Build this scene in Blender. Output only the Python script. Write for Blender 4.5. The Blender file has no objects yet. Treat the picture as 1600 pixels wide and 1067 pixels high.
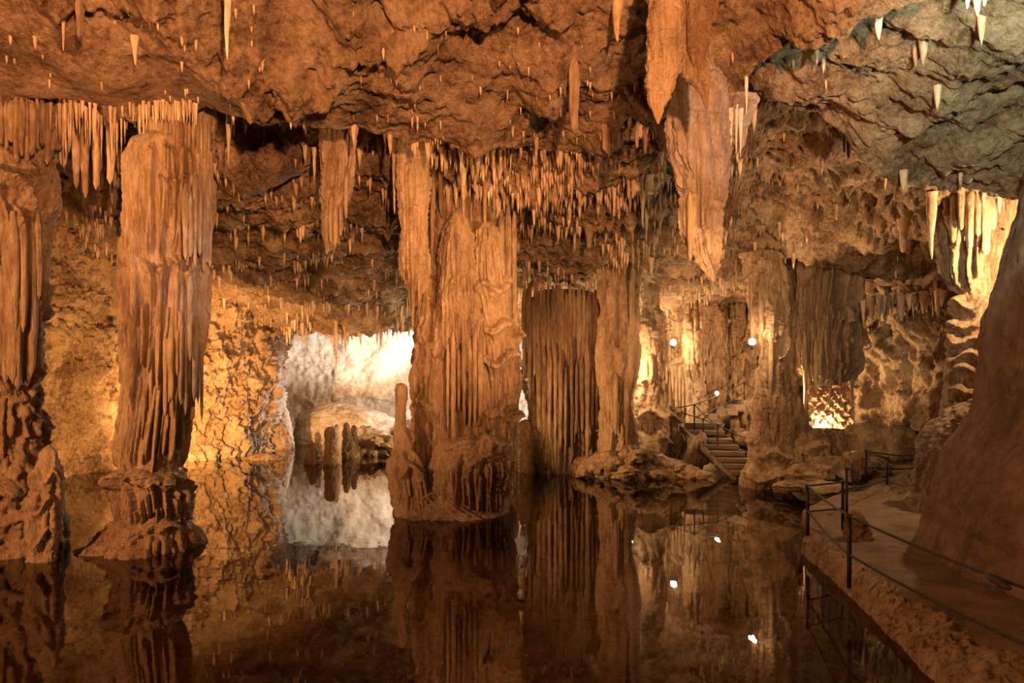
import bpy, math, random
import numpy as np

# ------------------------------------------------------------------ camera
F, EYE, HZ = 1067.0, 3.4, 600.0        # focal length in pixels, eye height over the water, horizon row
C = bpy.context.scene.collection
cam_d = bpy.data.cameras.new('camera'); cam = bpy.data.objects.new('camera', cam_d); C.objects.link(cam)
cam.location = (0, 0, EYE); cam.rotation_euler = (math.pi/2, 0, 0)
cam_d.sensor_width = 36; cam_d.lens = 36*F/1600; cam_d.shift_y = (HZ-533.5)/1600
cam_d.clip_end = 200
bpy.context.scene.camera = cam

def at(px, py, Y):
    return ((px-800)/F*Y, Y, EYE+(HZ-py)/F*Y)

# ------------------------------------------------------------------ world, exposure, lights
sc = bpy.context.scene
w = bpy.data.worlds.new('ambient_bounce'); sc.world = w; w.use_nodes = True
w.node_tree.nodes['Background'].inputs[0].default_value = (1.0, .62, .34, 1)
w.node_tree.nodes['Background'].inputs[1].default_value = .008  # faint warm glow added in place of light bounced between the rocks
sc.view_settings.view_transform = 'Standard'; sc.view_settings.look = 'None'
sc.view_settings.gamma = 1; sc.view_settings.use_curve_mapping = False
sc.view_settings.exposure = 0.12
sc.cycles.max_bounces = 7; sc.cycles.diffuse_bounces = 3; sc.cycles.glossy_bounces = 4
sc.cycles.transparent_max_bounces = 8; sc.cycles.sample_clamp_indirect = 6
sc.cycles.caustics_reflective = False; sc.cycles.caustics_refractive = False

ORANGE = (1, .42, .15); AMBER = (1, .50, .18); WARM = (1, .64, .30); WHITE = (1, .90, .76); COOL = (.90, .93, 1.0)
GREEN = (.72, 1, .62)
def point(name, loc, power, col=AMBER, r=.12):
    d = bpy.data.lights.new(name, 'POINT'); d.energy = power; d.color = col; d.shadow_soft_size = r
    o = bpy.data.objects.new(name, d); C.objects.link(o); o.location = loc; return o
def spot(name, loc, target, power, col=AMBER, size=60, blend=.6, r=.1):
    d = bpy.data.lights.new(name, 'SPOT'); d.energy = power; d.color = col; d.shadow_soft_size = r
    d.spot_size = math.radians(size); d.spot_blend = blend
    o = bpy.data.objects.new(name, d); C.objects.link(o); o.location = loc
    import mathutils
    o.rotation_euler = (mathutils.Vector(target)-mathutils.Vector(loc)).to_track_quat('-Z', 'Y').to_euler(); return o
L = 1.0
# behind and beside the camera
point('near_left_lamp', (-12.0, 4.0, 4.6), 5200*L, ORANGE, .6)
spot('near_ceiling_lamp', (2.0, -2.5, 5.6), (-1.0, 13, 11.6), 19000*L, ORANGE, 68, .5, .2)
point('near_middle_lamp', (1.0, -3.0, 6.2), 700*L, ORANGE, .25)
spot('column_lamp', (6.7, 5.5, 4.6), at(735, 430, 18), 9500*L, AMBER, 30, .8)
spot('left_column_lamp', (-10.5, 3.5, 4.6), at(230, 480, 13.5), 3600*L, AMBER, 50, .9)
# hidden behind the columns
spot('left_wall_lamp', at(250, 700, 20.0), (-17.5, 25.5, 2.8), 4600*L, (1,.47,.14), 115, .8, .12)
spot('left_wall_far_lamp', (-11.9, 24.0, .8), (-13.9, 31.5, 2.9), 9000*L, (1,.50,.16), 100, .8, .12)
point('far_chamber_lamp', (-2.4, 40.0, 3.0), 1900*L, WHITE, .2)
spot('far_chamber_roof_lamp', (-3.2, 37.6, 4.3), (-9.5, 44.0, 7.6), 9000*L, WHITE, 58, .6, .15)
spot('wall_edge_fill_light', (-4.6, 41.0, 4.6), (-12.6, 35.2, 2.2), 8000*L, COOL, 36, .6)  # added spot, no known lamp; whitens the end of the left wall
point('rubble_fill_light', (-3.8, 30.4, .9), 420*L, WARM, .1)  # added light without a known source, brightens the rubble heap
point('violet_lamp', at(838, 650, 36), 60*L, (.62,.45,1), .1)
point('behind_curtain_lamp', at(880, 560, 31), 1500*L, WARM, .15)
spot('islet_fill_light', at(765, 680, 22.2), at(1000, 600, 25), 1500*L, AMBER, 100, .8)  # added spot behind the central column, warms the slender column and islet
point('curtain_side_lamp', at(963, 560, 26.05), 800*L, WARM, .08)
point('behind_slender_column_lamp', at(985, 600, 29.5), 320*L, WARM, .1)
point('right_recess_lamp', at(1292, 675, 25.2), 230*L, WARM, .08)
point('right_ceiling_lamp', at(1225, 590, 27.0), 800*L, (1,.58,.25), .15)
point('hanging_curtain_lamp', at(1586, 385, 15.7), 900*L, WARM, .1)
spot('right_ledge_lamp', at(1240, 640, 23.9), at(1330, 330, 20), 2600*L, (1,.58,.25), 70, .7)
spot('green_lamp', (6.0, 7.2, 7.2), (8.9, 12.4, 9.0), 1400*L, (.86,1,.70), 100, .8)
spot('buff_column_fill_light', (5.2, -1.5, 5.0), at(1200, 560, 22.8), 3200*L, AMBER, 30, .9)  # added fill from behind the camera, lifts the buff column
spot('white_lamp', (7.2, 10.2, 7.4), at(1108, 205, 13), 150*L, COOL, 34, .8)
spot('pale_column_lamp', (-2.4, 9.5, 5.0), at(318, 430, 13.8), 320*L, COOL, 26, .9)

# ------------------------------------------------------------------ noise
rs = np.random.RandomState(7)
_p = rs.permutation(512).astype(np.int32); _p = np.concatenate([_p, _p])
_g = rs.normal(size=(512, 3)).astype(np.float32); _g /= np.linalg.norm(_g, axis=1)[:, None]
def perlin(x, y, z):
    x, y, z = [np.asarray(a, np.float32) for a in (x, y, z)]
    xi, yi, zi = np.floor(x).astype(np.int32), np.floor(y).astype(np.int32), np.floor(z).astype(np.int32)
    xf, yf, zf = x-xi, y-yi, z-zi
    u, v, s = [t*t*t*(t*(t*6-15)+10) for t in (xf, yf, zf)]
    out = 0
    for i in (0, 1):
        a = u if i else 1-u
        for j in (0, 1):
            b = a*(v if j else 1-v)
            for k in (0, 1):
                g = _g[_p[(_p[(_p[(xi+i) & 511]+yi+j) & 511]+zi+k) & 511]]
                out = out + b*(s if k else 1-s)*(g[..., 0]*(xf-i)+g[..., 1]*(yf-j)+g[..., 2]*(zf-k))
    return out*1.5
def fbm(x, y, z, sc=1., oct=4, gain=.5, ridged=False):
    o = 0; a = 1.; f = 1./sc
    for k in range(oct):
        n = perlin(x*f+17.3*k, y*f-9.1*k, z*f+4.7*k)
        o = o + a*((1-2*np.abs(n)) if ridged else n); a *= gain; f *= 2.03
    return o
def sstep(a, b, x):
    t = np.clip((x-a)/(b-a), 0, 1); return t*t*(3-2*t)

# ------------------------------------------------------------------ mesh helpers
def new_obj(name, me, parent=None, mat=None):
    o = bpy.data.objects.new(name, me); C.objects.link(o)
    if parent is not None: o.parent = parent
    if mat is not None and not me.materials: me.materials.append(mat)
    return o
def mesh_np(name, V, Fq, mat=None, smooth=True):
    me = bpy.data.meshes.new(name)
    V = np.asarray(V, np.float32).reshape(-1, 3); Fq = np.asarray(Fq, np.int32)
    k = Fq.shape[1]
    me.vertices.add(len(V)); me.vertices.foreach_set('co', V.ravel())
    me.loops.add(Fq.size); me.loops.foreach_set('vertex_index', Fq.ravel())
    me.polygons.add(len(Fq)); me.polygons.foreach_set('loop_start', np.arange(0, Fq.size, k, dtype=np.int32))
    try: me.polygons.foreach_set('loop_total', np.full(len(Fq), k, np.int32))
    except Exception: pass
    me.polygons.foreach_set('use_smooth', np.full(len(Fq), smooth))
    me.update(calc_edges=True); me.validate()
    if mat: me.materials.append(mat)
    return me
def grid_faces(nu, nv, wrap=False, flip=False):
    i = np.arange(nu-1)[:, None]*nv; j = np.arange(nv if wrap else nv-1)[None, :]; j2 = (j+1) % nv
    q = np.stack([i+j, i+j2, i+nv+j2, i+nv+j], -1).reshape(-1, 4)
    return q[:, ::-1] if flip else q
def tag(o, label=None, cat=None, group=None, kind=None):
    if label: o['label'] = label
    if cat: o['category'] = cat
    if group: o['group'] = group
    if kind: o['kind'] = kind
    return o
def empty(name, loc, label, cat, group=None):
    o = bpy.data.objects.new(name, None); C.objects.link(o); o.location = loc; o.empty_display_size = .2
    return tag(o, label, cat, group, 'thing')
def child_world(o, parent):
    o.parent = parent; o.matrix_parent_inverse.identity()
    o.location = (o.location[0]-parent.location[0], o.location[1]-parent.location[1], o.location[2]-parent.location[2])

# ------------------------------------------------------------------ materials
def rock(name, dark, mid, light, rough=.6, bump=.6, streak=1., scale=1., spec=.35):
    m = bpy.data.materials.new(name); m.use_nodes = True; nt = m.node_tree; N = nt.nodes; K = nt.links
    b = N['Principled BSDF']; b.inputs['Roughness'].default_value = rough; b.inputs['Specular IOR Level'].default_value = spec
    g = N.new('ShaderNodeNewGeometry'); mp = N.new('ShaderNodeMapping'); K.new(g.outputs['Position'], mp.inputs[0])
    mp.inputs['Scale'].default_value = (1, 1, 1/streak)
    n1 = N.new('ShaderNodeTexNoise'); n1.inputs['Scale'].default_value = 1.1*scale; n1.inputs['Detail'].default_value = 8; n1.inputs['Roughness'].default_value = .62
    n2 = N.new('ShaderNodeTexNoise'); n2.inputs['Scale'].default_value = 9*scale; n2.inputs['Detail'].default_value = 6; n2.inputs['Roughness'].default_value = .7
    K.new(mp.outputs[0], n1.inputs['Vector']); K.new(mp.outputs[0], n2.inputs['Vector'])
    mx = N.new('ShaderNodeMath'); mx.operation = 'MULTIPLY_ADD'; mx.inputs[1].default_value = .45
    K.new(n2.outputs['Fac'], mx.inputs[0]); 
    m2 = N.new('ShaderNodeMath'); m2.operation = 'MULTIPLY'; m2.inputs[1].default_value = .55; K.new(n1.outputs['Fac'], m2.inputs[0]); K.new(m2.outputs[0], mx.inputs[2])
    r = N.new('ShaderNodeValToRGB'); K.new(mx.outputs[0], r.inputs[0])
    r.color_ramp.elements[0].position = .41; r.color_ramp.elements[0].color = (*dark, 1)
    r.color_ramp.elements[1].position = .61; r.color_ramp.elements[1].color = (*light, 1)
    e = r.color_ramp.elements.new(.5); e.color = (*mid, 1)
    K.new(r.outputs[0], b.inputs['Base Color'])
    n3 = N.new('ShaderNodeTexNoise'); n3.inputs['Scale'].default_value = 16*scale; n3.inputs['Detail'].default_value = 7; n3.inputs['Roughness'].default_value = .68
    K.new(mp.outputs[0], n3.inputs['Vector'])
    v = N.new('ShaderNodeTexVoronoi'); v.inputs['Scale'].default_value = 7*scale; v.feature = 'SMOOTH_F1'; K.new(mp.outputs[0], v.inputs['Vector'])
    ad = N.new('ShaderNodeMath'); ad.operation = 'MULTIPLY_ADD'; ad.inputs[1].default_value = .3
    K.new(v.outputs['Distance'], ad.inputs[0]); K.new(n3.outputs['Fac'], ad.inputs[2])
    bp = N.new('ShaderNodeBump'); bp.inputs['Strength'].default_value = bump; bp.inputs['Distance'].default_value = .16
    K.new(ad.outputs[0], bp.inputs['Height']); K.new(bp.outputs[0], b.inputs['Normal'])
    return m
M = {}
M['ceiling'] = rock('ceiling_limestone', (.15,.085,.05), (.36,.24,.155), (.55,.41,.29), .7, 1.0, 1, 1)
M['wall'] = rock('wall_limestone', (.18,.105,.06), (.42,.29,.18), (.60,.45,.30), .65, 1.0, 1.8, 1)
M['flow'] = rock('flowstone', (.22,.13,.075), (.42,.29,.19), (.58,.43,.31), .55, .9, 4, 1)
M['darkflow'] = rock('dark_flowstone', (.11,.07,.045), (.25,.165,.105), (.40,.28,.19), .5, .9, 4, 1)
M['drip'] = rock('dripstone', (.28,.18,.11), (.50,.36,.25), (.68,.53,.40), .5, .4, 3, 1.4)
M['grey'] = rock('grey_flowstone', (.20,.15,.115), (.35,.28,.23), (.52,.45,.39), .5, .8, 4, 1)
M['pale'] = rock('pale_dripstone', (.48,.42,.36), (.68,.62,.55), (.80,.76,.70), .5, .4, 3, 1.2)
M['far'] = rock('pale_wall', (.36,.29,.23), (.60,.51,.42), (.72,.64,.54), .75, .35, .8, .6)
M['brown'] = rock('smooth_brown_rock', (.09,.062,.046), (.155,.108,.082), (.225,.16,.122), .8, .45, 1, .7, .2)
M['bed'] = rock('pool_bed', (.11,.08,.05), (.24,.185,.13), (.36,.28,.20), .8, .6, 1, .9, .2)
M['path'] = rock('path_concrete', (.115,.077,.055), (.17,.117,.085), (.23,.165,.125), .75, .25, 1, 1.6, .2)
def plain(name, col, rough=.5, metal=0., emit=None, est=0):
    m = bpy.data.materials.new(name); m.use_nodes = True; nt = m.node_tree; b = nt.nodes['Principled BSDF']
    n = nt.nodes.new('ShaderNodeTexNoise'); n.inputs['Scale'].default_value = 40; n.inputs['Detail'].default_value = 4
    r = nt.nodes.new('ShaderNodeValToRGB'); nt.links.new(n.outputs['Fac'], r.inputs[0])
    r.color_ramp.elements[0].position = .3; r.color_ramp.elements[1].position = .7
    r.color_ramp.elements[0].color = (*[c*.6 for c in col], 1); r.color_ramp.elements[1].color = (*col, 1)
    nt.links.new(r.outputs[0], b.inputs['Base Color'])
    b.inputs['Roughness'].default_value = rough; b.inputs['Metallic'].default_value = metal
    if emit: b.inputs['Emission Color'].default_value = (*emit, 1); b.inputs['Emission Strength'].default_value = est
    return m
M['iron'] = plain('dark_iron', (.035,.028,.024), .45, .6)
M['rope'] = plain('black_rope', (.025,.02,.018), .7)
M['stone'] = plain('step_stone', (.17,.12,.085), .8)
M['bulb'] = plain('lamp_glass', (.9,.8,.6), .3, 0, (1,.72,.38), 140)
M['bulbgreen'] = plain('lamp_glass_green', (.8,.9,.7), .3, 0, (.85,1,.7), 14)
M['case'] = plain('lamp_case', (.06,.05,.045), .5, .4)
def water_mat():
    m = bpy.data.materials.new('pool_water'); m.use_nodes = True; nt = m.node_tree; N = nt.nodes; K = nt.links
    N.remove(N['Principled BSDF']); out = N['Material Output']
    fr = N.new('ShaderNodeFresnel'); fr.inputs['IOR'].default_value = 1.36
    gl = N.new('ShaderNodeBsdfGlossy'); gl.inputs['Roughness'].default_value = .012; gl.inputs['Color'].default_value = (1, .97, .93, 1)
    tr = N.new('ShaderNodeBsdfTransparent'); tr.inputs['Color'].default_value = (.90, .78, .64, 1)
    mx = N.new('ShaderNodeMixShader'); K.new(fr.outputs[0], mx.inputs[0]); K.new(tr.outputs[0], mx.inputs[1]); K.new(gl.outputs[0], mx.inputs[2])
    K.new(mx.outputs[0], out.inputs['Surface'])
    g = N.new('ShaderNodeNewGeometry'); n = N.new('ShaderNodeTexNoise'); n.inputs['Scale'].default_value = 1.6; n.inputs['Detail'].default_value = 2
    K.new(g.outputs['Position'], n.inputs['Vector'])
    b = N.new('ShaderNodeBump'); b.inputs['Strength'].default_value = .035; b.inputs['Distance'].default_value = .05
    K.new(n.outputs['Fac'], b.inputs['Height']); K.new(b.outputs[0], gl.inputs['Normal']); K.new(b.outputs[0], fr.inputs['Normal'])
    return m
M['water'] = water_mat()

# ------------------------------------------------------------------ ceiling
# one profile per bearing: (distance, height) nodes running from behind the viewer to the far chamber
near = [(-4, 13.0), (4.5, 12.6), (8, 11.7)]
prof = {
 -260: [(13.6,9.2),(14.1,10.4),(17,10.2),(20,9.8),(23,9.4),(26,9.1),(29,9),(32,9),(36,9),(40,9),(46,9)],
 60: [(13.7,9.2),(14.2,10.4),(17,10.2),(20,9.8),(23,9.2),(26,8.9),(29,8.8),(32,8.8),(36,8.8),(40,8.8),(46,8.8)],
 200: [(14.0,9.2),(14.5,10.5),(17,10.2),(20,9.7),(22,9.2),(25,8.8),(28,8.6),(31,8.2),(35,7.6),(40,7.2),(46,7)],
 330: [(14.3,9.2),(14.9,10.8),(17,10.5),(19,9.6),(22,8.9),(26,8.5),(29,8.1),(32,7.3),(34.3,6.4),(35.0,7.4),(47,7.4)],
 480: [(14.9,9.2),(15.4,10.9),(17,10.6),(19.5,9.2),(22,8.7),(26,8.2),(29,7.8),(32,7.2),(34.3,6.35),(35.0,7.4),(47,7.4)],
 640: [(15.9,9.2),(16.3,10.6),(18,10.2),(19.5,9.3),(22,8.7),(26,8.1),(29,7.7),(32,7.1),(34.3,6.35),(35.0,7.4),(47,7.4)],
 830: [(17,9.2),(17.3,9.7),(18,9.4),(19.5,9.0),(22,8.6),(26,8.0),(29,7.6),(32,7.4),(36,7.0),(40,6.6),(46,6.3)],
 1000: [(17,9.2),(17.3,9.7),(18,9.4),(19.5,9.0),(22,8.5),(24,7.9),(27,7.5),(30,7.2),(34,6.9),(38,6.8),(44,7)],
 1100: [(15.5,9.2),(16,9.9),(18,9.6),(20,9.2),(22,8.6),(24,8.0),(27,7.4),(30,7.1),(34,6.9),(38,6.8),(44,7)],
 1170: [(12.6,9.2),(12.9,9.9),(13.8,9.5),(14.3,9.6),(15.5,10.3),(19,9.7),(22,8.9),(25,8),(28,7.4),(34,7),(40,7)],
 1290: [(11.2,9.2),(11.4,9.6),(12.8,9.1),(13.8,9.15),(14.6,10.3),(18,9.8),(21,9.0),(24,8.1),(27,7.4),(31,7),(38,7)],
 1400: [(10.2,9.2),(10.4,9.5),(12.3,8.9),(14.0,8.0),(14.5,9.4),(17,9.3),(19.5,8.7),(22,7.9),(25,7.2),(28,7),(34,7)],
 1500: [(9.6,9.1),(9.8,9.3),(12,8.6),(14.2,7.6),(14.7,8.6),(17,8.4),(19,8.0),(21,7.5),(23,7),(26,6.8),(30,6.8)],
 1620: [(9.2,9),(9.4,9.2),(12,8.6),(14.2,7.6),(14.7,8.4),(17,8.4),(19,8.0),(21,7.5),(23,7),(26,6.8),(30,6.8)],
 1900: [(9.2,9),(9.4,9.2),(12,8.6),(14.2,7.6),(14.7,8.4),(17,8.4),(19,8.0),(21,7.5),(23,7),(26,6.8),(30,6.8)],
}
seg = [8, 22, 115, 26, 16, 60, 60, 60, 50, 40, 34, 26, 26, 14]
NU = 520
pxs = np.linspace(-260, 1900, NU)
keys = sorted(prof); KN = np.array([near+[(prof[k][0][0]-np.interp(k, [-260, 300, 500, 1000, 1170], [2.0, 1.9, 1.1, 1.0, .5]), prof[k][0][1]+np.interp(k, [0, 500, 1170], [.25, .25, .15]))]+prof[k] for k in keys], float)    # (cols, nodes, 2)
nodes = np.zeros((NU, KN.shape[1], 2))
for k in range(KN.shape[1]):
    for c in (0, 1):
        xs = np.interp(pxs, keys, KN[:, k, c])
        # soften the corners between the bearings
        ker = np.ones(23)/23; xs = np.convolve(np.pad(xs, 11, mode='edge'), ker, 'valid'); nodes[:, k, c] = xs
rows = []
for k, s in enumerate(seg):
    t = np.arange(s)/s
    
    rows.append(nodes[:, k, None, :]*(1-t)[None, :, None]+nodes[:, k+1, None, :]*t[None, :, None])
rows.append(nodes[:, -1:, :])
G = np.concatenate(rows, 1)                     # (NU, NR, 2)
NR = G.shape[1]; lip_row = sum(seg[:4])
Yc = G[..., 0]; Zc = G[..., 1]
Xc = (pxs[:, None]-800)/F*np.maximum(Yc, 8)
r_idx = np.arange(NR)[None, :]+0*Yc
# wobble of the lips in plan
wob = fbm(Xc, Yc*0, Zc*0+3, 1.7, 4)*.22
Yc = Yc+wob*np.clip(Yc/9-.4, 0, 1)
fade_lip = np.exp(-((r_idx-lip_row)/14.)**2)
nearm = (r_idx < lip_row+8)
big = fbm(Xc, Yc, 0*Xc, 3.1, 3)*.42*(1-.55*fade_lip)
fold = fbm(Xc+.5*Yc, Yc, 0*Xc+5, 1.5, 5, .55, True)
crag = fbm(Xc, Yc, 0*Xc+15, .75, 4, .55, True)
cm = .3+.9*sstep(-.25, .35, fbm(Xc, Yc, 0*Xc+61, 2.3, 2)); crag = crag*cm
lump = np.where(nearm, -.30*np.maximum(fold, -.2)*cm-.14*crag, -.16*fold-.05*crag)
cell = np.abs(fbm(Xc, Yc, 0*Xc+9, .55, 4, .6))
smooth_patch = sstep(430, 260, pxs)[:, None]*np.exp(-((r_idx-lip_row)/46.)**2)*(r_idx <= lip_row)   # the smooth left underside
pits = fbm(Xc, Yc, 0*Xc+19, .32, 3)
Zc = Zc+big+(lump+.16*cell+.05*pits)*(1-.85*smooth_patch)*np.where(nearm, 1-.4*fade_lip, 1)
# hanging knobbly drips beyond the lip
sp = fbm(Xc, Yc, 0*Xc+31, .42, 3, .6)
zone = np.where(nearm, 0, 1)*sstep(8, 24, r_idx-lip_row)
rightsoft = 1-.75*sstep(1180, 1250, pxs)[:, None]*(Yc < 15)
Zc = Zc-zone*rightsoft*((.18+.5*np.exp(-((Yc-20)/3.)**2)*(pxs[:, None] > 600))*np.maximum(sp-.12, 0)**1.2+.10*np.maximum(0, fbm(Xc, Yc, 0*Xc+2, .2, 2)))
ledge = fbm(Xc*.3+.2*Yc, Yc, Zc*0+40, 1.3, 4, .55)
Zc = Zc+zone*(.30*ledge-.22*np.abs(fbm(Xc*.4, Yc, Zc*0+44, .8, 3)))
CE = np.stack([Xc, Yc, Zc], -1)
ceil_me = mesh_np('ceiling', CE, grid_faces(NU, NR), M['ceiling'])
tag(new_obj('ceiling', ceil_me), 'rough orange limestone cave ceiling stepping down towards the far chamber', None, None, 'structure')
CPX = 800+CE[..., 0]/np.maximum(CE[..., 1], .5)*F
CPY = HZ-(CE[..., 2]-EYE)/np.maximum(CE[..., 1], .5)*F
def ceil_at(px, py, tol=7, ymin=6):
    """nearest ceiling point that lies in the direction of the pixel"""
    for t in (tol, tol*2, tol*4):
        m = (np.abs(CPX-px) < t) & (np.abs(CPY-py) < t) & (CE[..., 1] > ymin)
        if m.any():
            k = np.argmin(np.where(m, CE[..., 1], 1e9)); return CE.reshape(-1, 3)[k]
    return None
def ceil_over(px, Y):
    i = int(np.clip(np.searchsorted(pxs, px), 0, NU-1)); j = int(np.argmin(np.abs(CE[i, :, 1]-Y))); return CE[i, j]

# ------------------------------------------------------------------ walls
def wall(name, plan, z0, z1, nu, nv, mat, off=None, amp=.5, drape=.25, seed=0, label=None, flow=1.0, fine=.06):
    P = np.array(plan, float); d = np.r_[0, np.cumsum(np.hypot(*np.diff(P, axis=0).T))]
    t = np.linspace(0, d[-1], nu); X = np.interp(t, d, P[:, 0]); Y = np.interp(t, d, P[:, 1])
    kk = max(3, nu//18) | 1; ker = np.ones(kk)/kk
    X = np.convolve(np.pad(X, kk//2, mode='reflect', reflect_type='odd'), ker, 'valid'); Y = np.convolve(np.pad(Y, kk//2, mode='reflect', reflect_type='odd'), ker, 'valid')
    tx, ty = np.gradient(X), np.gradient(Y); l = np.hypot(tx, ty); nx, ny = ty/l, -tx/l      # normal
    Z = np.linspace(z0, z1, nv)
    X2, Z2 = np.meshgrid(X, Z, indexing='ij'); Y2 = np.repeat(Y[:, None], nv, 1)
    s = seed*11.3
    D = amp*fbm(X2+s, Y2, Z2*.8, 2.6, 4)+drape*fbm(X2+s, Y2, Z2*.22, .55, 4, .6, True)*flow+fine*fbm(X2, Y2+s, Z2*.45, .26, 3, .6, True)
    D = D+.5*amp*np.abs(fbm(X2, Y2+s, Z2, 1.0, 4))
    if off is not None:
        o = np.interp(Z, [a for a, b in off], [b for a, b in off]); D = D+o[None, :]
    V = np.stack([X2-nx[:, None]*D*-1, Y2-ny[:, None]*D*-1, Z2+.15*D], -1)
    o = new_obj(name, mesh_np(name, V, grid_faces(nu, nv), mat)); return tag(o, label, None, None, 'structure')
wall('wall_left', [(-13,5),(-16,14),(-17.3,21),(-16.8,26),(-14.4,30.5),(-12.4,34.5),(-13.4,37.5),(-17,40)], -1, 10, 640, 260, M['wall'],
     amp=.75, drape=.28, seed=1, fine=.20, label='rough draped limestone wall behind the left column, lit amber')
wall('wall_far', [(-22,44),(-14,45.5),(-6,45),(2,44),(8,42)], -1, 8.5, 260, 90, M['far'], amp=.32, drape=.06, seed=2, flow=.4, label='pale whitish rock wall of the far chamber')
wall('wall_back', [(1.2,37),(3,34),(7,33),(11.5,31),(14,27.5),(15,24.5),(16.5,21),(18,16)], -1, 9, 420, 180, M['wall'], amp=.8, drape=.3, seed=3, fine=.10,
     off=[(-1,-.8),(0.5,-.4),(2,0),(9,0)], label='draped rock wall behind the right-hand columns')
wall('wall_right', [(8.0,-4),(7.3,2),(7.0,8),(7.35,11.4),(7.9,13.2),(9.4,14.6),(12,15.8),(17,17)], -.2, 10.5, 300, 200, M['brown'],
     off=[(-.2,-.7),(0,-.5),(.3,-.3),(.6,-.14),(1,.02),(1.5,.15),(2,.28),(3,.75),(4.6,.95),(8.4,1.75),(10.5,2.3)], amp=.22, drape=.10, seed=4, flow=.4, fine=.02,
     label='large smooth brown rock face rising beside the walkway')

# ------------------------------------------------------------------ pool bed and water
nu, nv = 220, 220
gx = np.linspace(-32, 26, nu); gy = np.r_[np.linspace(-6, 12, 90), np.linspace(12.3, 52, nv-90)]
GX, GY = np.meshgrid(gx, gy, indexing='ij')
GZ = -.85+.28*fbm(GX, GY, 0*GX, 4, 4)+.12*fbm(GX, GY, 0*GX+3, .7, 4, .55, True)
# the shore rises on the right behind the walkway
shx = np.interp(GY, [-6, 8, 13, 17, 21.5, 23, 25, 29, 31, 60], [8, 7, 9.0, 9.8, 9.8, 9.6, 8.6, 7.0, 4.5, 3.5])
rise = sstep(-.6, .9, GX-shx+.5*fbm(GX, GY, 0*GX+8, 1.6, 4))
GZ = GZ+rise*(1.35+.25*fbm(GX, GY, 0*GX+1, 1.1, 4))
tag(new_obj('floor', mesh_np('floor', np.stack([GX, GY, GZ], -1), grid_faces(nu, nv, flip=True), M['bed'])), 'brown rocky bed of the pool rising to the right shore', None, None, 'structure')
wm = mesh_np('pool_water', [(-34,-7,0),(28,-7,0),(28,54,0),(-34,54,0)], [(0,1,2,3)], M['water'], False)
tag(new_obj('pool_water', wm), 'still dark pool reflecting the columns', None, None, 'structure')

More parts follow.
